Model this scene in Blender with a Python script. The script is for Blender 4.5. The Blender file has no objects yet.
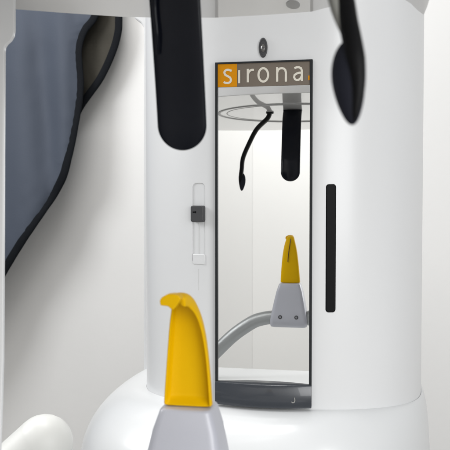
import bpy, bmesh, math, random
from mathutils import Vector, noise
random.seed(4)
sc = bpy.context.scene
COL = sc.collection
# ------------------------------------------------------------------ room axes
# a = sideways along the mirror, s = towards the machine, h = height from eye level
PHI = math.atan(133/740); SN, CS = math.sin(PHI), math.cos(PHI)
TH = math.atan(24/740)
P0 = (-.0277, .54)
EYE = 1.45
SM = .4114                       # depth of the mirror plane
def W(a, s, h):
    return Vector((P0[0]+a*CS+s*SN, P0[1]-a*SN+s*CS, h+EYE))
def ray(px, py):
    x = (px-225)/740; z = (225-py)/740
    return (x, math.cos(TH)+z*math.sin(TH), z*math.cos(TH)-math.sin(TH))
def loc(p):                      # world offset -> (a, s, h)
    dx, dy = p[0]-P0[0], p[1]-P0[1]
    return (dx*CS-dy*SN, dx*SN+dy*CS, p[2])
def on_s(px, py, s):             # where a sight line meets the upright plane at depth s
    d = ray(px, py); t = (s+P0[0]*SN+P0[1]*CS)/(d[0]*SN+d[1]*CS)
    return loc((d[0]*t, d[1]*t, d[2]*t))
def on_h(px, py, h):
    d = ray(px, py); t = h/d[2]
    return loc((d[0]*t, d[1]*t, h))

# ------------------------------------------------------------------ materials
def mat(name, col, rough=.5, metal=0, coat=0, coat_rough=.05, bump=0, bscale=200, var=0, vscale=6, spec=.5, rvar=0, sub=0):
    m = bpy.data.materials.new(name); m.use_nodes = True
    nt = m.node_tree; b = nt.nodes['Principled BSDF']
    b.inputs['Base Color'].default_value = (*col, 1)
    b.inputs['Roughness'].default_value = rough
    b.inputs['Metallic'].default_value = metal
    b.inputs['Coat Weight'].default_value = coat
    b.inputs['Coat Roughness'].default_value = coat_rough
    b.inputs['Specular IOR Level'].default_value = spec
    if sub:
        b.inputs['Subsurface Weight'].default_value = sub
        b.inputs['Subsurface Radius'].default_value = (.01, .006, .002)
        b.inputs['Subsurface Scale'].default_value = .4
    tc = nt.nodes.new('ShaderNodeTexCoord')
    if var:
        n = nt.nodes.new('ShaderNodeTexNoise'); n.inputs['Scale'].default_value = vscale; n.inputs['Detail'].default_value = 5
        nt.links.new(tc.outputs['Object'], n.inputs['Vector'])
        mx = nt.nodes.new('ShaderNodeMix'); mx.data_type = 'RGBA'
        mx.inputs[6].default_value = (*[c*(1-var) for c in col], 1)
        mx.inputs[7].default_value = (*[min(1, c*(1+var)) for c in col], 1)
        nt.links.new(n.outputs['Fac'], mx.inputs[0]); nt.links.new(mx.outputs[2], b.inputs['Base Color'])
    if rvar:
        n = nt.nodes.new('ShaderNodeTexNoise'); n.inputs['Scale'].default_value = vscale*3; n.inputs['Detail'].default_value = 6
        nt.links.new(tc.outputs['Object'], n.inputs['Vector'])
        mr = nt.nodes.new('ShaderNodeMapRange')
        mr.inputs['To Min'].default_value = max(0, rough-rvar); mr.inputs['To Max'].default_value = rough+rvar
        nt.links.new(n.outputs['Fac'], mr.inputs['Value']); nt.links.new(mr.outputs[0], b.inputs['Roughness'])
    if bump:
        n = nt.nodes.new('ShaderNodeTexNoise'); n.inputs['Scale'].default_value = bscale; n.inputs['Detail'].default_value = 4
        nt.links.new(tc.outputs['Object'], n.inputs['Vector'])
        bp = nt.nodes.new('ShaderNodeBump'); bp.inputs['Strength'].default_value = bump; bp.inputs['Distance'].default_value = .001
        nt.links.new(n.outputs['Fac'], bp.inputs['Height']); nt.links.new(bp.outputs[0], b.inputs['Normal'])
    return m
M = dict(
 shell=mat('white_plastic_shell', (.72,.725,.73), .36, coat=.3, coat_rough=.2, var=.008, vscale=4),
 base=mat('white_gloss_base', (.69,.70,.705), .38, coat=.5, coat_rough=.16),
 under=mat('white_lacquered_underside', (.66,.655,.65), .35, coat=1, coat_rough=.02, var=.02, vscale=9),
 frame=mat('dark_grey_frame', (.014,.016,.018), .42, spec=.3),
 bar=mat('slate_grey_bar', (.028,.033,.042), .3, coat=.35, coat_rough=.05, bump=.03),
 mirror=mat('silvered_glass', (.93,.935,.93), 0.0, metal=1),
 orange=mat('orange_print', (.66,.26,.004), .5, spec=.1),
 taupe=mat('taupe_print', (.175,.147,.12), .5, spec=.15),
 cream=mat('cream_lettering', (.70,.66,.57), .5),
 black=mat('black_gloss_plastic', (.001,.002,.006), .4, coat=.2, coat_rough=.06, spec=.12, bump=.03, bscale=500),
 slot=mat('black_matt_insert', (.003,.003,.0035), .5, spec=.12, bump=.1, bscale=400),
 dgrey=mat('dark_grey_plastic', (.055,.055,.058), .4, bump=.1, bscale=500),
 lens=mat('smoky_lens', (.10,.095,.09), .15, coat=1),
 glint=mat('glint_metal', (.5,.49,.47), .32, metal=1, rvar=.1, vscale=30),  # pale metal for the drawn-on glint of the lower bar
 yellow=mat('yellow_plastic', (.67,.39,.0), .45, spec=.1, bump=.12, bscale=350, var=.03, vscale=30, sub=.03),
 slit=mat('dark_slit', (.09,.05,.01), .6),
 holder=mat('silver_grey_plastic', (.42,.425,.47), .36, coat=.2, coat_rough=.15, bump=.08, bscale=600, rvar=.05),
 tube=mat('satin_grey_tube', (.33,.34,.34), .42, metal=.55, bump=.3, bscale=380, rvar=.06),
 apron=mat('slate_blue_vinyl', (.047,.057,.078), .65, spec=.25, coat=.0, coat_rough=.35, bump=.3, bscale=260, var=.06, vscale=7, rvar=.06),
 lining=mat('olive_grey_lining', (.038,.035,.028), .8, spec=.2, bump=.5, bscale=160, var=.12, vscale=25),
 trim=mat('black_woven_binding', (.004,.005,.007), .8, spec=.12, bump=.9, bscale=420),
 wall=mat('painted_wall', (.74,.735,.725), .75, bump=.25, bscale=90, var=.015, vscale=2.5),
 wallw=mat('painted_wall_white', (.84,.835,.82), .8, bump=.2, bscale=90, var=.012, vscale=2),
 floor=mat('vinyl_floor', (.45,.43,.40), .4, var=.08, vscale=3, bump=.1),
 strip=mat('warm_grey_strip', (.24,.24,.22), .5),
 groove=mat('grey_ring', (.30,.30,.30), .35),
 soft=mat('pale_grey_plastic', (.66,.66,.66), .4),
 grip=mat('white_soft_grip', (.80,.80,.77), .42, bump=.05),
 hook=mat('chromed_hook', (.7,.7,.7), .2, metal=1),
)
# ------------------------------------------------------------------ helpers
def link(name, me, m=None, parent=None, smooth=True, sharp=35):
    o = bpy.data.objects.new(name, me); COL.objects.link(o)
    if m is not None: me.materials.append(m)
    if smooth:
        for p in me.polygons: p.use_smooth = True
        try: me.set_sharp_from_angle(angle=math.radians(sharp))
        except Exception: pass
    if parent is not None:
        o.parent = parent
    return o
def mesh(name, vs, fs, m, parent=None, origin=None, bevel=0, seg=3, sub=0, smooth=True, sharp=35, norm=True):
    # vs: world positions; geometry is stored round its own origin
    bm = bmesh.new()
    c = origin if origin is not None else sum((Vector(v) for v in vs), Vector())/len(vs)
    bv = [bm.verts.new(Vector(v)-c) for v in vs]
    for f in fs:
        try: bm.faces.new([bv[i] for i in f])
        except ValueError: pass
    if norm: bmesh.ops.recalc_face_normals(bm, faces=bm.faces)
    me = bpy.data.meshes.new(name); bm.to_mesh(me); bm.free()
    o = link(name, me, m, parent, smooth, sharp)
    base = Vector()
    q = parent
    while q is not None:
        base += q.location; q = q.parent
    o.location = c-base
    if bevel:
        b = o.modifiers.new('bevel', 'BEVEL'); b.width = bevel; b.segments = seg; b.limit_method = 'ANGLE'; b.angle_limit = math.radians(35)
        for p in me.polygons: p.use_smooth = True
        try: b.harden_normals = True
        except Exception: pass
    if sub:
        b = o.modifiers.new('subd', 'SUBSURF'); b.levels = sub; b.render_levels = sub
    return o
def loft(rings, closed=True, caps=True):
    n = len(rings[0]); vs = [v for r in rings for v in r]; fs = []
    for i in range(len(rings)-1):
        for j in range(n if closed else n-1):
            k = (j+1) % n
            fs.append((i*n+j, i*n+k, (i+1)*n+k, (i+1)*n+j))
    if caps:
        fs.append(tuple(range(n))); fs.append(tuple(range(len(vs)-n, len(vs))))
    return vs, fs
def prism(pts, A, B):            # pts 2-D; A, B map them to the two end faces
    return loft([[A(*p) for p in pts], [B(*p) for p in pts]])
def box(a0, a1, s0, s1, h0, h1):
    return prism([(a0,h0),(a1,h0),(a1,h1),(a0,h1)], lambda a,h: W(a,s0,h), lambda a,h: W(a,s1,h))
def merge(*parts):
    vs, fs = [], []
    for v, f in parts:
        o = len(vs); vs += v; fs += [tuple(i+o for i in q) for q in f]
    return vs, fs
def catmull(P, n=8):
    P = [Vector(p) for p in P]; Q = [P[0]*2-P[1]]+P+[P[-1]*2-P[-2]]; out = []
    for i in range(1, len(Q)-2):
        for k in range(n):
            t = k/n; a, b, c, d = Q[i-1:i+3]
            out.append(.5*((2*b)+(c-a)*t+(2*a-5*b+4*c-d)*t*t+(3*b-a-3*c+d)*t**3))
    out.append(P[-1]); return out
def sweep(path, ra, rb=None, ref=Vector((0,0,1)), n=20, power=2, dome=True):
    """tube along path; ra(t), rb(t) half-widths along the reference and across it"""
    rb = rb or ra; rings = []; N = len(path)
    for i, p in enumerate(path):
        t = i/(N-1)
        T = (path[min(i+1, N-1)]-path[max(i-1, 0)]).normalized()
        A = (ref-T*ref.dot(T)).normalized(); B = T.cross(A)
        r = []
        for k in range(n):
            w = 2*math.pi*k/n; c, s_ = math.cos(w), math.sin(w)
            c = math.copysign(abs(c)**(2/power), c); s_ = math.copysign(abs(s_)**(2/power), s_)
            r.append(p+A*(ra(t)*c)+B*(rb(t)*s_))
        rings.append(r)
    return loft(rings)
def rrect(x0, x1, y0, y1, r, n=6):
    out = []
    for cx, cy, w0 in ((x1-r,y1-r,0),(x0+r,y1-r,90),(x0+r,y0+r,180),(x1-r,y0+r,270)):
        for k in range(n+1):
            w = math.radians(w0+90*k/n); out.append((cx+r*math.cos(w), cy+r*math.sin(w)))
    return out
def tag(o, label=None, cat=None, kind=None, group=None):
    if label: o['label'] = label
    if cat: o['category'] = cat
    if kind: o['kind'] = kind
    if group: o['group'] = group
    return o

# ================================================================== SETTING
def structure(name, vs, fs, m, label):
    o = mesh(name, vs, fs, m, smooth=False); tag(o, label, name.replace('_', ' '), 'structure'); return o
WS = 1.42                        # wall behind the machine
structure('wall_behind_machine', *box(-2.4, 2.6, WS, WS+.12, -EYE, 1.25), M['wall'], 'pale painted wall behind the white machine and the apron')
structure('wall_behind_viewer', *box(-.297, 2.6, -1.74, -1.62, -EYE, 1.25), M['wallw'], 'bright white wall seen only in the mirror, right of its corner')
vs, fs = prism([(-.2975,-1.62),(-2.4,-1.95),(-2.4,-2.07),(-.2975,-1.74)], lambda a,s: W(a,s,-EYE), lambda a,s: W(a,s,1.25))
structure('wall_beyond_corner', vs, fs, M['wallw'], 'greyer wall seen in the mirror, left of the corner')
structure('floor', *box(-3, 3, -3, 2, -EYE-.05, -EYE), M['floor'], 'grey vinyl floor below the machine, out of view')

# ================================================================== MACHINE
unit = bpy.data.objects.new('dental_xray_unit', None); COL.objects.link(unit)
unit.location = W(.01, .63, -EYE)
tag(unit, 'tall white dental x-ray machine with narrow mirror, black head supports and grey chin post', 'x-ray machine')

CA, CSD, HA, HB = .0095, .63, .2075, .2222     # column centre and half sizes
PW = 2.45
def cpt(w, grow=0.0):            # point of the column outline at angle w (w=-90 is the front)
    c, s_ = math.cos(w), math.sin(w)
    x = HA*math.copysign(abs(c)**(2/PW), c); y = HB*math.copysign(abs(s_)**(2/PW), s_)
    if y < 0:                    # soften the front into a flat face that carries the mirror
        k = .0035; d = .2183; y = -(-k*math.log(math.exp(y/k+d/k-0)+1)+ (-y) + 0) if False else -(d-k*math.log1p(math.exp((d+y)/k)))if (d+y)/k < 60 else y
    return x, y
# clean soft-min
def softmin(v, d, k=.003):
    return -k*math.log(math.exp(-(v-d)/k)+1)+d if (v-d) > -20*k else v
def cpt(w, grow=0.0):
    c, s_ = math.cos(w), math.sin(w)
    x = HA*math.copysign(abs(c)**(2/PW), c); y = HB*math.copysign(abs(s_)**(2/PW), s_)
    if y < 0: y = -softmin(-y, .2186)
    L = math.hypot(x, y); x += grow*x/L; y += grow*y/L
    return CA+x, CSD+y
def surf_s(a):                   # depth of the front surface at sideways position a
    x = abs(a-CA)/HA; y = HB*(1-x**PW)**(1/PW)
    return CSD-softmin(y, .2186)
def surf_n(a):
    e = .001; d = (surf_s(a+e)-surf_s(a-e))/(2*e)
    L = math.hypot(1, d); return (d/L, -1/L)     # outward (a, s)
NA = 220
angs = [2*math.pi*k/NA for k in range(NA)]
SEAM = -.2655
rings = [[W(*cpt(w), h) for w in angs] for h in [SEAM-.045]+[SEAM+.0125*k for k in range(63)]]
column = mesh('column', *loft(rings), M['shell'], unit)
def slot_cutter(a0, a1, h0, h1, depth, r):
    ac = (a0+a1)/2; na = surf_n(ac); ta = (-na[1], na[0])
    c0 = (ac, surf_s(ac)); hw = abs(a1-a0)/2/abs(ta[0])
    def P(x, h, d): return W(c0[0]+ta[0]*x-na[0]*d, c0[1]+ta[1]*x-na[1]*d, h)
    pts = rrect(-hw, hw, h0, h1, r)
    return P, pts, prism(pts, lambda x,h: P(x,h,depth), lambda x,h: P(x,h,-.03))
cutters = []
def cut(spec, depth):
    (x0,y0),(x1,y1),r = spec
    sg = SM
    # meet the column surface rather than the flat plane
    def onsurf(px, py):
        s = SM
        for _ in range(8):
            a, _, h = on_s(px, py, s); s = surf_s(a)
        return a, h
    a0, h1 = onsurf(x0, y0); a1, _ = onsurf(x1, y0); _, h0 = onsurf(x0, y1)
    P, pts, (vs, fs) = slot_cutter(a0, a1, h0, h1, depth, r)
    o = mesh('cutter', vs, fs, None, smooth=False) if False else None
    me = bpy.data.meshes.new('c'); bm = bmesh.new(); bv = [bm.verts.new(v) for v in vs]
    for f in fs: bm.faces.new([bv[i] for i in f])
    bmesh.ops.recalc_face_normals(bm, faces=bm.faces); bm.to_mesh(me); bm.free()
    c = bpy.data.objects.new('c', me); COL.objects.link(c)
    m = column.modifiers.new('cut', 'BOOLEAN'); m.object = c; m.solver = 'EXACT'; m.operation = 'DIFFERENCE'
    cutters.append(c); return P, pts, (a0, a1, h0, h1)
PL, ptsL, rngL = cut(((192.3, 183), (205, 264), .006), .0016)
PR, ptsR, rngR = cut(((326, 184), (336.2, 312.5), .004), .006)
bpy.context.view_layer.update()
dg = bpy.context.evaluated_depsgraph_get()
nm = bpy.data.meshes.new_from_object(column.evaluated_get(dg))
column.modifiers.clear(); column.data = nm
for c in cutters: bpy.data.objects.remove(c)
for p in nm.polygons: p.use_smooth = True
nm.set_sharp_from_angle(angle=math.radians(30))

# slots
hwR = max(p[0] for p in ptsR)
vs, fs = prism(rrect(-hwR+.0005, hwR-.0005, rngR[2]+.0005, rngR[3]-.0005, .0036), lambda x,h: PR(x,h,.0058), lambda x,h: PR(x,h,-.0012))
tag(mesh('grip_slot', vs, fs, M['slot'], unit, bevel=.0008), 'long upright black insert right of the mirror')
hwL = max(p[0] for p in ptsL)
def yh(py, P=(205,)): # height on left side surface
    a, s, h = on_s(198, py, surf_s(on_s(198, py, SM)[0])); return h
kb = mesh('slider_knob', *prism(rrect(-hwL+.0006, hwL+.0004, yh(222), yh(205.5), .0030), lambda x,h: PL(x,h,.0014), lambda x,h: PL(x,h,-.006)), M['dgrey'], unit, bevel=.0012)
mesh('slider_stop', *prism(rrect(-hwL+.001, hwL+.0003, yh(264.5), yh(254), .0018), lambda x,h: PL(x,h,.0014), lambda x,h: PL(x,h,-.0012)), M['shell'], unit, bevel=.0016)
for dx, dh, r in ((-.0015, .0012, .0014), (-.0044, .0012, .001)):
    hc = yh(213)
    mesh('knob_hole', *prism([(dx+r*math.cos(k*math.pi/6), hc+dh+r*math.sin(k*math.pi/6)) for k in range(12)], lambda x,h: PL(x,h,-.0055), lambda x,h: PL(x,h,-.0063)), M['slot'], kb)
mesh('slider_rail', *prism([(-.0008,yh(254)),(.0002,yh(254)),(.0002,yh(223)),(-.0008,yh(223))], lambda x,h: PL(x,h,.0018), lambda x,h: PL(x,h,.0013)), M['soft'], unit)
mesh('slider_cord', *prism([(-.0006,yh(290)),(.0,yh(290)),(.0,yh(269)),(-.0006,yh(269))], lambda x,h: PL(x,h,.0005), lambda x,h: PL(x,h,-.0002)), M['soft'], unit)

# ---- mirror assembly
aL = on_s(215.6, 230, SM)[0]; aR = on_s(312.2, 230, SM)[0]
hT = on_s(264, 61.3, SM)[2]; hB = on_s(264, 405.2, SM)[2]; hBar = on_s(264, 382.5, SM)[2]; hSign = on_s(264, 86.2, SM)[2]
FW = .0033
tag(mesh('mirror', *box(aL+FW-.0005, aR-FW+.0005, SM-.0005, SM+.003, hBar-.002, hSign+.0005), M['mirror'], unit, smooth=False), 'tall narrow mirror set into the column')
def frame_mesh():
    o = [(aL,hB+.001),(aR,hB+.001),(aR,hT),(aL,hT)]; i = [(aL+FW,hBar-.001),(aR-FW,hBar-.001),(aR-FW,hT-.0022),(aL+FW,hT-.0022)]
    vs = [W(a,SM-.0032,h) for a,h in o]+[W(a,SM-.0032,h) for a,h in i]+[W(a,SM+.004,h) for a,h in o]+[W(a,SM+.004,h) for a,h in i]
    fs = []
    for k in range(4):
        n = (k+1) % 4
        fs += [(k,n,4+n,4+k), (8+k,8+n,12+n,12+k), (k,n,8+n,8+k), (4+k,4+n,12+n,12+k)]
    return vs, fs
fr = mesh('mirror_frame', *frame_mesh(), M['frame'], unit, bevel=.0006, seg=2)
# sign strip
S0 = SM-.0018
xs = on_s(237, 75, S0)[0]
sg = mesh('sign_panel', *box(aL+FW, aR-FW, S0, SM+.003, hSign, hT-.0022), M['taupe'], unit, smooth=False)
mesh('orange_field', *box(aL+FW, xs, S0-.0003, S0+.001, hSign+.0001, hT-.0023), M['orange'], sg, smooth=False)
def stroke(path, w, s, d=.0005):
    """flat ribbon following a path in (a, h)"""
    L, R = [], []
    for i, p in enumerate(path):
        q0 = path[max(i-1,0)]; q1 = path[min(i+1,len(path)-1)]
        tx, ty = q1[0]-q0[0], q1[1]-q0[1]; l = math.hypot(tx, ty) or 1
        L.append((p[0]-ty/l*w/2, p[1]+tx/l*w/2)); R.append((p[0]+ty/l*w/2, p[1]-tx/l*w/2))
    rings = []
    for l, r in zip(L, R):
        rings.append([W(l[0],s,l[1]), W(r[0],s,r[1]), W(r[0],s-d,r[1]), W(l[0],s-d,l[1])])
    return loft(rings)
def arc(cx, cy, rx, ry, w0, w1, n=18):
    return [(cx+rx*math.cos(math.radians(w0+(w1-w0)*k/n)), cy+ry*math.sin(math.radians(w0+(w1-w0)*k/n))) for k in range(n+1)]
# letters drawn in photo pixels: each glyph in a unit box (x 0..w, y 0..1, up)
G = {
 's': (.78, [[(.70,.87)]+arc(.40,.74,.27,.20,70,180)[0:]+[(.20,.60),(.40,.51),(.58,.42)]+arc(.38,.26,.26,.20,20,-90)+[(.2,.07),(.08,.13)]]),
 'i': (.2, [[(.1,0),(.1,1)]]),
 'r': (.58, [[(.1,0),(.1,1)], [(.1,.55),(.16,.75),(.28,.88),(.42,.93),(.56,.92)]]),
 'o': (.98, [arc(.49,.5,.40,.44,0,360,32)]),
 'n': (.86, [[(.1,0),(.1,1)], [(.1,.62),(.16,.80),(.30,.91),(.46,.93),(.60,.90),(.70,.80),(.74,.64),(.74,0)]]),
 'a': (.84, [[(.12,.86),(.30,.93),(.46,.93),(.62,.86),(.68,.70),(.68,0)], [(.68,.56),(.48,.56),(.28,.50),(.13,.40),(.10,.26),(.16,.12),(.30,.06),(.44,.08),(.58,.18),(.68,.34)]]),
}
place = [('s',222.7,232.7,83.9,68.9),('i',237.9,240.4,83.2,70.2),('r',246.5,254.2,82.3,68.9),('o',257.4,269.2,82.5,67.3),('n',275.8,287.5,81.6,67.2),('a',292.8,304,81.0,66.2)]
LS = S0-.0003
for ch, x0, x1, y0, y1 in place:
    w, strokes = G[ch]; parts = []
    ls = LS-.0001 if ch in 'si' else LS+.0002
    for st in strokes:
        P = []
        for x, y in st:
            px = x0+(x1-x0)*x/w; py = y0+(y1-y0)*y
            a, _, h = on_s(px, py, ls); P.append((a, h))
        parts.append(stroke(P, .0027, ls, .0002))
        ls -= .00012
    mesh('letter', *merge(*parts), M['cream'], sg, smooth=False)
a0, _, h1 = on_s(308.2, 75.5, LS); a1, _, h0 = on_s(309.6, 80, LS)
mesh('orange_mark', *box(a0, a1, S0-.0004, S0+.001, h0, h1), M['orange'], sg, smooth=False)
# curved bar under the mirror
rings = []
for k in range(25):
    a = aL+(aR-aL)*k/24; x = (k/12-1)
    b = SM-.004-.0085*(1-x*x)
    rings.append([W(a, b, hBar-.0015), W(a, b-.0006, hB+.002), W(a, b, hB), W(a, SM+.004, hB), W(a, SM+.004, hBar), W(a, b+.0015, hBar)])
bar = mesh('lower_bar', *loft(rings), M['bar'], unit, sharp=50)
# reflection glint on the bar, drawn as a pale hook-shaped stroke
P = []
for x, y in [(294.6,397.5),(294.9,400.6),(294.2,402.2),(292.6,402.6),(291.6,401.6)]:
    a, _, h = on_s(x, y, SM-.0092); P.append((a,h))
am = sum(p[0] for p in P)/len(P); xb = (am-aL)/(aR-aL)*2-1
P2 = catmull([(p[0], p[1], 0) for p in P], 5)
mesh('glint_stroke', *stroke([(p.x,p.y) for p in P2], .0011, SM-.004-.0085*(1-xb*xb)-.0004), M['glint'], bar, smooth=False)

# light window above the mirror
ac, _, hc = on_s(263, 47.5, SM-.001)
def disc_rings(a, h, ra, rh, s0, prof):
    return [[W(a+ra*q*math.cos(2*math.pi*k/36), s0-d, h+rh*q*math.sin(2*math.pi*k/36)) for k in range(36)] for q, d in prof]
lw = mesh('localiser_window', *loft(disc_rings(ac, hc, .0056, .0125, SM+.0015, [(1,0),(1,.0022),(.93,.0032),(.8,.0034),(.72,.0026)])), M['dgrey'], unit)
mesh('window_lens', *loft(disc_rings(ac+.0003, hc-.0008, .0030, .0052, SM-.001, [(1,0),(.95,.0012),(.6,.0022),(.2,.0026)])), M['lens'], lw)
for dh in (-.0002,):
    mesh('lens_slot', *box(ac-.0014, ac+.0020, SM-.0040, SM-.0034, hc-.0013, hc-.0003), M['dgrey'], lw, smooth=False)

# ---- base
def g_out(w):                    # how far the base swells out in each direction
    x, y = math.cos(w), math.sin(w)
    left = max(0, -x); right = max(0, x); front = max(0, -y)
    return .012+.085*left**1.5+.075*front**2*(1-.55*right)+.0*right
def drop(w): return .014*abs(math.cos(w))**3
rings = [[W(*cpt(w, -.02), SEAM-.012-drop(w)) for w in angs], [W(*cpt(w, .0005), SEAM-.012-drop(w)) for w in angs]]
rings.append([W(*cpt(w, .0002), SEAM-.0004-drop(w)) for w in angs])
rings.append([W(*cpt(w, .0006), SEAM-drop(w)) for w in angs])
for k in range(1, 19):
    t = k/18*math.pi/2
    rings.append([W(*cpt(w, .0006+g_out(w)*math.sin(t)), SEAM-drop(w)-(.105)*(1-math.cos(t))-.0005*math.sin(t)) for w in angs])
for d, h in ((0, -.16), (-.001,-.5), (-.01,-.9), (.0, -EYE+.002)):
    rings.append([W(*cpt(w, g_out(w)+.0022+d), SEAM-drop(w)+h if h > -1 else h) for w in angs])
mesh('column_base', *loft(rings, caps=False), M['base'], unit)

# ---- rear body of the column, flaring where it meets the overhead carrier
def rp(px, py, s=.70): return on_s(px, py, s)
pts = [rp(143.4,480), rp(143.4,27), rp(140,22), rp(134,18), rp(133,-20), rp(260,-20), rp(260,480)]
vs, fs = prism([(p[0],p[2]) for p in pts], lambda a,h: W(a,.70,h), lambda a,h: W(a,.80,h))
mesh('rear_body', vs, fs, M['shell'], unit, bevel=.003)

# ---- overhead carrier
HU = .172
outl = [(-60,6),(15,9.5),(60,13),(120,17),(150,17.8),(215,18),(262,15.5),(312,12),(335,6),(352,-4),(372,-12),(396,-6),(412,4),(419,11),(424.5,15),(427.5,8),(430,0),(436,-30)]
pl = [on_h(x, y, HU)[:2] for x, y in outl]
a_end = pl[-1][0]
for w in range(0, 181, 10):
    t = math.radians(w); ca, cs2 = -.06, -.06
    pl.append((ca+.44*math.cos(t)*1.0, cs2-.395*math.sin(t)**.8))
# keep the outline simple: drop points that run backwards
def slab(pts, h0, h1, inset):
    cx = sum(p[0] for p in pts)/len(pts); cy = sum(p[1] for p in pts)/len(pts)
    def sh(k, h): 
        return [W(p[0]+(cx-p[0])*k, p[1]+(cy-p[1])*k, h) for p in pts]
    prof = [(inset, h0), (inset*.3, h0+.0008), (0, h0+.003), (0, h1)]
    return loft([sh(k, h) for k, h in prof])
mesh('overhead_carrier', *slab(pl, HU, HU+.30, .005), M['under'], unit, sharp=14)
def torus(a, s, h, R, r, n=96, m=8):
    rings = []
    for i in range(n):
        w = 2*math.pi*i/n
        rings.append([W(a+(R+r*math.cos(2*math.pi*j/m))*math.cos(w), s+(R+r*math.cos(2*math.pi*j/m))*math.sin(w), h+r*.5*math.sin(2*math.pi*j/m)) for j in range(m)])
    rings.append(rings[0]); return loft(rings, caps=False)
rr = mesh('rotation_ring', *torus(.0, -.115, HU, .15, .0032), M['groove'], unit)
mesh('inner_ring', *torus(.0, -.115, HU, .134, .0012), M['groove'], rr)
ah, sh_, _ = on_h(293, 4.5, HU)
mesh('carrier_hole', *loft([[W(ah+.006*q*math.cos(k*math.pi/18), sh_+.014*q*math.sin(k*math.pi/18), HU-d) for k in range(36)] for q, d in ((1,-.004),(1,.0004),(.85,.0006))]), M['groove'], unit)
ah, sh_, _ = on_h(250, -400, HU)
# hanging guard at the far left, rounded where it meets the carrier
zs = .062
def gp(px, py): p = on_s(px, py, zs); return (p[0], p[2])
gpts = [gp(14,-45),gp(14,30),gp(13,36),gp(10.5,40.5),(gp(6.5,44)),gp(4.3,47.5),gp(4,52),gp(3.4,150),gp(3,300),gp(2.6,360),gp(1.5,400),gp(-1,470),gp(-60,470),gp(-60,-45)]
tag(mesh('side_guard', *prism(gpts, lambda a,h: W(a,zs,h), lambda a,h: W(a,zs+.004,h)), M['shell'], unit, bevel=.001), 'pale panel edge hanging at the far left')

# ---- forehead support: broad black strap
path = catmull([W(0,-.060,.1735), W(0,-.043,.155), W(0,-.036,.137), W(0,-.026,.10), W(0,-.0175,.065), W(0,-.012,.036)], 8)
hw = .0177
NPT = len(path)
L = [0]
for i in range(1, NPT): L.append(L[-1]+(path[i]-path[i-1]).length)
def strap_r(t):
    i = min(NPT-1, round(t*(NPT-1))); d = L[-1]-L[i]
    return hw*math.sqrt(max(0.0, 1-max(0, (hw-d)/hw)**2)) if d < hw else hw
# finer sampling at the rounded end
def resample(p, n, ease=True):
    L = [0]
    for i in range(1, len(p)): L.append(L[-1]+(p[i]-p[i-1]).length)
    out, ds = [], []
    for k in range(n):
        t = k/(n-1); t = 1-(1-t)**2.2 if ease else t
        d = t*L[-1]; i = 1
        while i < len(L)-1 and L[i] < d: i += 1
        f = (d-L[i-1])/((L[i]-L[i-1]) or 1)
        out.append(p[i-1].lerp(p[i], f)); ds.append(L[-1]-d)
    return out, ds
U = Vector((CS,-SN,0)); Nn = Vector((SN,CS,0))
pp, ds = resample(path, 60)
def endr(d, w):
    return w*math.sqrt(max(1e-5, 1-(1-min(1, d/w))**2))
rings = []
for i, p in enumerate(pp):
    T = (pp[min(i+1,59)]-pp[max(i-1,0)]).normalized(); B = T.cross(U).normalized()
    r = endr(ds[i], hw) if ds[i] < hw else hw
    th = .0042*min(1, .25+.75*r/hw)
    ring = []
    for k in range(32):
        w = 2*math.pi*k/32; c, s_ = math.cos(w), math.sin(w)
        c = math.copysign(abs(c)**.62, c); s_ = math.copysign(abs(s_)**.75, s_)
        dish = -.0022*(1-(c*c))          # shallow dish towards the patient
        ring.append(p+U*(r*c)+B*(th*s_+dish))
    rings.append(ring)
fs_ = mesh('forehead_support', *loft(rings), M['black'], unit, sharp=60)
mesh('mounting_plate', *prism(rrect(-.0178,.0178,-.068,-.0515,.004), lambda a,s: W(a,s,HU+.001), lambda a,s: W(a,s,HU-.0015)), M['black'], fs_, bevel=.001)
# ridge moulded down one side of the strap
rp_ = [W(-.0105,-.0465,.150), W(-.0125,-.041,.13), W(-.0118,-.0375,.112), W(-.013,-.033,.1)]
mesh('moulded_rib', *sweep(catmull(rp_, 6), lambda t: .0022*(1-.6*t), lambda t: .0022*(1-.6*t), ref=U), M['black'], fs_)

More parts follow.
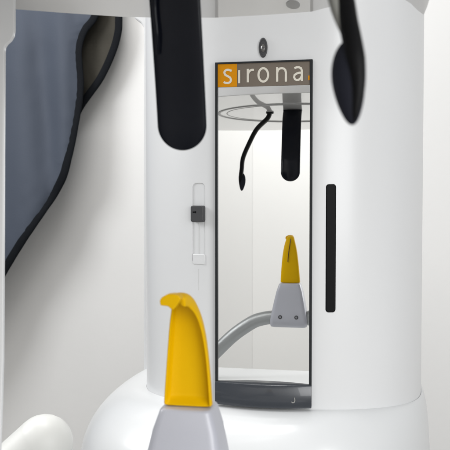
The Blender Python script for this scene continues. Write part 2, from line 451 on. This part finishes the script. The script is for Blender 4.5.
# ---- temple supports
def temple(sgn):
    key = [(.046,-.086,.1735),(.052,-.094,.163),(.078,-.128,.148),(.099,-.158,.124),(.1138,-.180,.100),(.1183,-.192,.078),(.1212,-.198,.062),(.1225,-.202,.048),(.1210,-.2045,.0335)]
    low = .011 if sgn < 0 else 0      # the far arm hangs a little lower
    path = catmull([W(sgn*a,s,h-low*min(1, (.172-h)/.06) if h < .172 else h) for a,s,h in key], 8)
    pp, ds = resample(path, 70)
    rings = []
    lat = U*sgn
    for i, p in enumerate(pp):
        T = (pp[min(i+1,69)]-pp[max(i-1,0)]).normalized()
        B = (Nn-T*Nn.dot(T)).normalized(); A = T.cross(B)
        end = math.sqrt(max(1e-4, 1-(1-min(1, ds[i]/.004))**2))
        tp_ = min(1, (ds[i]+.001)/.030)**.6; ra, rb = .0044*end*tp_, .0068*end*tp_
        rings.append([p+A*(ra*math.copysign(abs(math.cos(w))**.8, math.cos(w)))+B*(rb*math.copysign(abs(math.sin(w))**.8, math.sin(w))) for w in [2*math.pi*k/20 for k in range(20)]])
    arm = mesh('temple_support', *loft(rings), M['slot'], unit)
    # paler guide strip along the inner edge of the arm
    k0 = [i for i, p in enumerate(pp) if .066+EYE-low < p.z < .145+EYE and sgn > 0]
    n_ = max(2, len(k0)); sp = [pp[i]-U*sgn*(.0064-.0046*(q/(n_-1))**2)-Nn*.0012 for q, i in enumerate(k0)]
    if k0: mesh('guide_strip', *sweep(sp, lambda t: .0030*min(1, (1-t)*3+.15), lambda t: .0045*min(1, (1-t)*3+.15), ref=U, n=14, power=3), M['strip'], arm)
    # leaf shaped cushion on the inner face
    prof = [(0,.0008),(.06,.0035),(.16,.0058),(.3,.0074),(.46,.0078),(.62,.0070),(.78,.0056),(.9,.0038),(.965,.0024),(1,.0008)]
    top = W(sgn*.1165,-.196,.0700-low); bot = W(sgn*.1204,-.2035,.0325-low)
    D = (bot-top)
    ax = (Nn*-.35+U*sgn*.94).normalized()
    Z = D.normalized(); ax = (ax-Z*ax.dot(Z)).normalized(); ay = Z.cross(ax)
    rings = [[top+D*t-U*sgn*.0000+ax*(r*math.cos(w))+ay*(r*.62*math.sin(w)) for w in [2*math.pi*k/24 for k in range(24)]] for t, r in prof]
    mesh('temple_pad', *loft(rings), M['dpad'], arm, sub=1)
    mesh('mounting_collar', *loft([[W(sgn*.0465+.0075*q*math.cos(k*math.pi/16), -.0865+.0075*q*math.sin(k*math.pi/16), HU+.001-d) for k in range(32)] for q, d in ((1,0),(1,.003),(.8,.004))]), M['slot'], arm)
    return arm
M['dpad'] = mat('dark_rubber_pad', (.012,.013,.020), .55, spec=.15, coat=.0, coat_rough=.3, bump=.1, bscale=500)
tag(temple(1), 'black temple arm right of the mirror')
tag(temple(-1), 'black temple arm visible only in the mirror')

# ---- chin post: grey holder on a bent tube
def hring(h, wa, s0, s1, r):
    return [W(a+.0014*(h+.215)/.065, s, h) for a, s in rrect(-wa, wa, s0, s1, r, 5)]
hr = [(-.1497,.0170,-.0135,.0135,.004),(-.1502,.0186,-.0150,.0150,.005),(-.1515,.0194,-.0158,.0158,.0056),(-.165,.0238,-.0185,.0175,.0065),(-.182,.0274,-.0215,.0195,.0075),(-.205,.0318,-.0245,.0215,.008),(-.216,.0335,-.0250,.0225,.008),(-.2235,.0338,-.0235,.0205,.008),(-.2285,.0325,-.0185,.0155,.007),(-.230,.030,-.013,.010,.006)]
holder = mesh('chin_post', *loft([hring(*q) for q in hr]), M['holder'], unit, sharp=50)
for a in (-.0146, .0146):
    sc_ = mesh('screw', *loft([[W(a+.0036*q*math.cos(k*math.pi/10), .0205+d, -.2095+.0036*q*math.sin(k*math.pi/10)) for k in range(20)] for q, d in ((1,0),(1,.0020),(.85,.0026),(.52,.0026),(.46,.0012))]), M['dgrey'], holder)
tp = catmull([W(.036,0,-.213), W(.0,0,-.213), W(-.030,0,-.2135), W(-.050,0,-.217), W(-.069,0,-.2245), W(-.102,-.002,-.248), W(-.134,-.004,-.279), W(-.170,-.006,-.318), W(-.200,-.006,-.37)], 8)
mesh('support_tube', *sweep(tp, lambda t: .0124, n=32), M['tube'], unit)
mesh('tube_cap', *loft([[W(.034+d, .0137*q*math.cos(k*math.pi/14), -.213+.0137*q*math.sin(k*math.pi/14)) for k in range(28)] for q, d in ((1,0),(1,.008),(.9,.0102),(.6,.0112))]), M['tube'], unit)
mesh('lower_carriage', *box(-.34, .22, -.12, .10, -.48, -.334), M['base'], unit, bevel=.02, seg=6)

# ---- rounded grip, lower left
gz = .62
def gw(px, py, Z): d = ray(px, py); t = Z/d[1]; return Vector((d[0]*t, d[1]*t, d[2]*t+EYE))
gp_ = catmull([gw(44,443.5,.78), gw(38,449,.78), gw(18,467,.78), gw(-18,499.4,.78), gw(-60,537.2,.78), gw(-120,591,.78)], 10)
gr = .0306
rings = []
N = len(gp_)
T0 = (gp_[0]-gp_[1]).normalized()
ext = [gp_[0]+T0*(gr*math.sin(math.radians(w))) for w in (88,78,66,52,38,24,12)]
rad = [gr*math.cos(math.radians(w)) for w in (88,78,66,52,38,24,12)]+[gr]*N
allp = ext+gp_
for i, p in enumerate(allp):
    T = (allp[min(i+1,len(allp)-1)]-allp[max(i-1,0)]).normalized()
    A = (Vector((0,1,0))-T*T.y).normalized(); B = T.cross(A)
    rings.append([p+A*(rad[i]*math.cos(w))+B*(rad[i]*math.sin(w)) for w in [2*math.pi*k/32 for k in range(32)]])
tag(mesh('hand_grip', *loft(rings), M['grip'], unit, sharp=60), 'white rounded hand grip at the lower left')

# ================================================================== BITE BLOCK (plugged into the chin post)
# scoop: a shell with raised rims, hollow towards the viewer, its top curling forward into a lip
keyc = [(-.1498,.000,.0180),(-.140,.0006,.0174),(-.125,.0010,.0162),(-.110,.0004,.0147),(-.098,-.0016,.0131),(-.089,-.0046,.0114),(-.0825,-.0086,.0097),(-.0780,-.0135,.0082),(-.0756,-.0190,.0072),(-.0752,-.0250,.0064),(-.0762,-.0300,.0056)]
keyc = [(-.15+(h+.15)*1.09, s, w) for h, s, w in keyc]
cen = catmull([Vector((w, s, h)) for h, s, w in keyc], 6)   # (half width, s, h)
thick = .0034; rim = .0022; rimh = .0072
rings = []
for i, c in enumerate(cen):
    c0, c1 = cen[max(i-1,0)], cen[min(i+1,len(cen)-1)]
    T = Vector((0, c1.y-c0.y, c1.z-c0.z)).normalized()
    No = Vector((0, T.z, -T.y))                        # away from the hollow side
    w = c.x; t = i/(len(cen)-1)
    rh = rimh*(1-.45*max(0, (t-.75)/.25))
    if i < 2: rh_floor = rh                             # bottom ledge closes the hollow
    def q(x, d):
        return W(x+.0016*(1-t), c.y+No.y*d, c.z+No.z*d)
    inner = 0 if i > 3 else -rh*(1-i/4)
    r = rim*min(1, w/.012+.2)
    prof = [(-w, thick*.3), (-w, -rh*.8), (-w+r*.25, -rh), (-w+r*.75, -rh), (-w+r, -rh*.85), (-w+r*1.25, inner if i<=3 else -.0006), (-(w-r)*.45, inner), ((w-r)*.45, inner), (w-r*1.25, inner if i<=3 else -.0006), (w-r, -rh*.85), (w-r*.75, -rh), (w-r*.25, -rh), (w, -rh*.8), (w, thick*.3), (w*.8, thick*.85), (w*.35, thick*1.25), (-w*.35, thick*1.25), (-w*.8, thick*.85)]
    rings.append([q(x, d) for x, d in prof])
bb_o = W(0,0,-.1498)
bite = bpy.data.objects.new('bite_block', None); COL.objects.link(bite); bite.location = bb_o
tag(bite, 'yellow plastic bite block with curled top lip, plugged into the grey chin post', 'bite block')
scoop = mesh('scoop', *loft(rings), M['yellow'], bite, sub=1, sharp=70)
lp = [on_s(x, y, -.0365) for x, y in [(160.2,300.5),(162,297.2),(167,294.4),(173,293.8),(179,295),(181.5,298.5),(178.5,303),(174,309.5),(171.5,308.8),(168.5,306),(161,305.2)]]
vs, fs = prism([(p[0],p[2]) for p in lp], lambda a,h: W(a,-.0385,h), lambda a,h: W(a,-.0290,h))
mesh('bite_lip', vs, fs, M['yellow'], bite, bevel=.0008, seg=3)
# narrow slit on the mirror side
sp = [W(-.0024, .0046, -.111), W(-.0018,.0042,-.102), W(-.0008,.0026,-.091), W(.0004,-.0008,-.0815), W(.0010,-.0052,-.0740), W(.0012,-.0100,-.0705)]
mesh('slit', *sweep(catmull(sp, 6), lambda t: .0007, lambda t: .0022, ref=U, n=10), M['slit'], bite)

# ================================================================== LEAD APRON
AS = 1.36
apron = bpy.data.objects.new('lead_apron', None); COL.objects.link(apron)
top = on_s(40, 0, AS); apron.location = W(top[0], AS, top[2]+.05)
tag(apron, 'slate blue lead apron with black bound edge hanging on the wall', 'lead apron')
E1 = [(104,-30),(100,0),(95,18),(87,28),(82,38),(79.6,50),(80,64),(81.3,80),(80.5,98),(77,120),(73,142),(69.5,157),(65,175),(56,193),(43,212),(30,231),(17,251),(4,273),(-10,296),(-26,320),(-50,352),(-110,400),(-200,440)]
E2 = [(119,-30),(120,0),(120.5,20),(120,32),(116.5,47),(110,64),(102,80),(93,93),(84,106),(78,118)]
e1 = catmull([(x,y,0) for x,y in E1], 5); e2 = catmull([(x,y,0) for x,y in E2], 5)
def foldz(px, py):
    # soft vertical folds of heavy vinyl
    d = -.0003*(py+30)
    d += .015*math.exp(-((px-44-.10*(py-80))/13)**2)*(1/(1+math.exp(-(py-35)/14)))
    d -= .012*math.exp(-((px-62-.02*(py-90))/12)**2)
    d -= .010*math.exp(-((px-22-.05*(py-100))/15)**2)
    d += .009*math.exp(-((px+2)/14)**2)
    d += .0035*noise.noise(Vector((px/26, py/70, 1.3)))+.0012*noise.noise(Vector((px/7, py/16, 4.7)))
    return d
def apron_pt(px, py, off=0):
    z = AS+foldz(px, py)+off; a, _, h = on_s(px, py, z)
    return W(a, z, h)
nx = 70; rings = []
for c in e1:
    r = []
    for k in range(nx+1):
        t = k/nx; x = c.x-(c.x+330)*(1-t)**1.6
        # roll the bound edge slightly back towards the wall
        off = .010*max(0, (t-.86)/.14)**2
        ed = max(0, (t-.87)/.13)
        off += .0015*ed*min(1,(1-t)*25)*math.sin(c.y*.75+3*noise.noise(Vector((c.y/9, 2, 0)))+x*.25)*(.4+abs(noise.noise(Vector((c.y/22, 7, 0)))*2))
        r.append(apron_pt(x, c.y+(1-t)*(-0), off))
    rings.append(r)
o = mesh('front_panel', *loft(rings, closed=False, caps=False), M['apron'], apron, sharp=80, norm=False)
sd = o.modifiers.new('thick', 'SOLIDIFY'); sd.thickness = .004; sd.offset = 0
def ribbon(path, wpx, off, name, lift=.0):
    rings = []
    for i, p in enumerate(path):
        q0 = path[max(i-1,0)]; q1 = path[min(i+1,len(path)-1)]
        tx, ty = (q1-q0).x, (q1-q0).y; l = math.hypot(tx, ty)
        nx_, ny_ = ty/l, -tx/l
        ww = wpx*(1+.05*noise.noise(Vector((i*.4,0,0))))
        ring = []
        for k in range(14):
            w = 2*math.pi*k/14
            u = math.cos(w)*ww/2; v = math.sin(w)*.0042
            s = AS+foldz(p.x, p.y)+off+v
            a, _, h = on_s(p.x+nx_*u, p.y+ny_*u, s)
            ring.append(W(a, s, h))
        rings.append(ring)
    return mesh(name, *loft(rings), M['trim'], apron, sharp=80)
shift = [Vector((c.x-1.5, c.y, 0)) for c in e1]
ribbon(shift, 8.2, .0035, 'edge_binding')
# rear flap, seen between the two edges, with the lining turned to the viewer
rings = []
for c in e2:
    r = []
    for k in range(25):
        t = k/24; x0 = 60; x = x0+(c.x-x0)*t
        bow = .020*math.sin(math.pi*t)
        a, _, h = on_s(x, c.y, AS+.012)
        r.append(W(a, AS+.0125+bow*.8-.00010*max(0, c.y)+.002*noise.noise(Vector((x/9, c.y/14, 9))), h))
    rings.append(r)
o = mesh('rear_flap', *loft(rings, closed=False, caps=False), M['lining'], apron, sharp=80, norm=False)
sd = o.modifiers.new('thick', 'SOLIDIFY'); sd.thickness = .004; sd.offset = 0
def ribbon2(path, wpx, s0, name):
    rings = []
    for i, p in enumerate(path):
        q0 = path[max(i-1,0)]; q1 = path[min(i+1,len(path)-1)]
        tx, ty = (q1-q0).x, (q1-q0).y; l = math.hypot(tx, ty); nx_, ny_ = ty/l, -tx/l
        ring = []
        for k in range(14):
            w = 2*math.pi*k/14; u = math.cos(w)*wpx/2
            a, _, h = on_s(p.x+nx_*u, p.y+ny_*u, s0); ring.append(W(a, s0-.00010*max(0, p.y)+math.sin(w)*.004, h))
        rings.append(ring)
    return mesh(name, *loft(rings), M['trim'], apron, sharp=80)
ribbon2([Vector((c.x-1.5, c.y, 0)) for c in e2], 7.4, AS+.010, 'edge_binding')

# ================================================================== CAMERA
cam = bpy.data.cameras.new('camera'); co = bpy.data.objects.new('camera', cam); COL.objects.link(co)
co.location = (0, 0, EYE); co.rotation_euler = (math.pi/2-TH, 0, 0)
cam.sensor_width = 36; cam.lens = 740/450*36; cam.clip_start = .01; cam.clip_end = 100
cam.dof.use_dof = True; cam.dof.focus_distance = .98; cam.dof.aperture_fstop = 20; cam.dof.aperture_blades = 0
sc.camera = co

# ================================================================== LIGHT
w = bpy.data.worlds.new('World'); sc.world = w; w.use_nodes = True
bg = w.node_tree.nodes['Background']; bg.inputs[0].default_value = (.94,.97,1,1); bg.inputs[1].default_value = .25
def area(name, pos, target, sx, sy, power, col=(1,1,1)):
    l = bpy.data.lights.new(name, 'AREA'); l.shape = 'RECTANGLE'; l.size = sx; l.size_y = sy; l.energy = power; l.color = col
    o = bpy.data.objects.new(name, l); COL.objects.link(o); o.location = pos
    o.rotation_euler = (Vector(target)-Vector(pos)).to_track_quat('-Z', 'Y').to_euler()
    return o
area('wall_wash_fill', W(-.6, .6, 1.2), W(-.2, 1.5, -.25), 1.5, .25, 18, (1,.99,.975))  # unseen strip added to wash the wall from above and deepen the apron's shadow
area('side_fill_left', W(-1.35, .25, .62), W(-.1, .9, -.15), .6, .6, 12, (.98,.99,1))  # unseen fill added at the left to light the column and wall
area('side_fill_right', W(.95, -.85, .28), W(.12, .6, -.1), .9, .9, 15, (.98,.99,1))  # unseen fill added low at the right to brighten the column front
area('ceiling_lamp_rear', W(.2, -.8, 1.15), W(.1, -1.5, -.5), 2.2, .8, 37, (1,.99,.975))
sc.view_settings.view_transform = 'Standard'; sc.view_settings.look = 'None'
sc.view_settings.exposure = .06; sc.view_settings.gamma = 1
sc.render.resolution_x = 1024; sc.render.resolution_y = 1024
sc.render.engine = 'CYCLES'
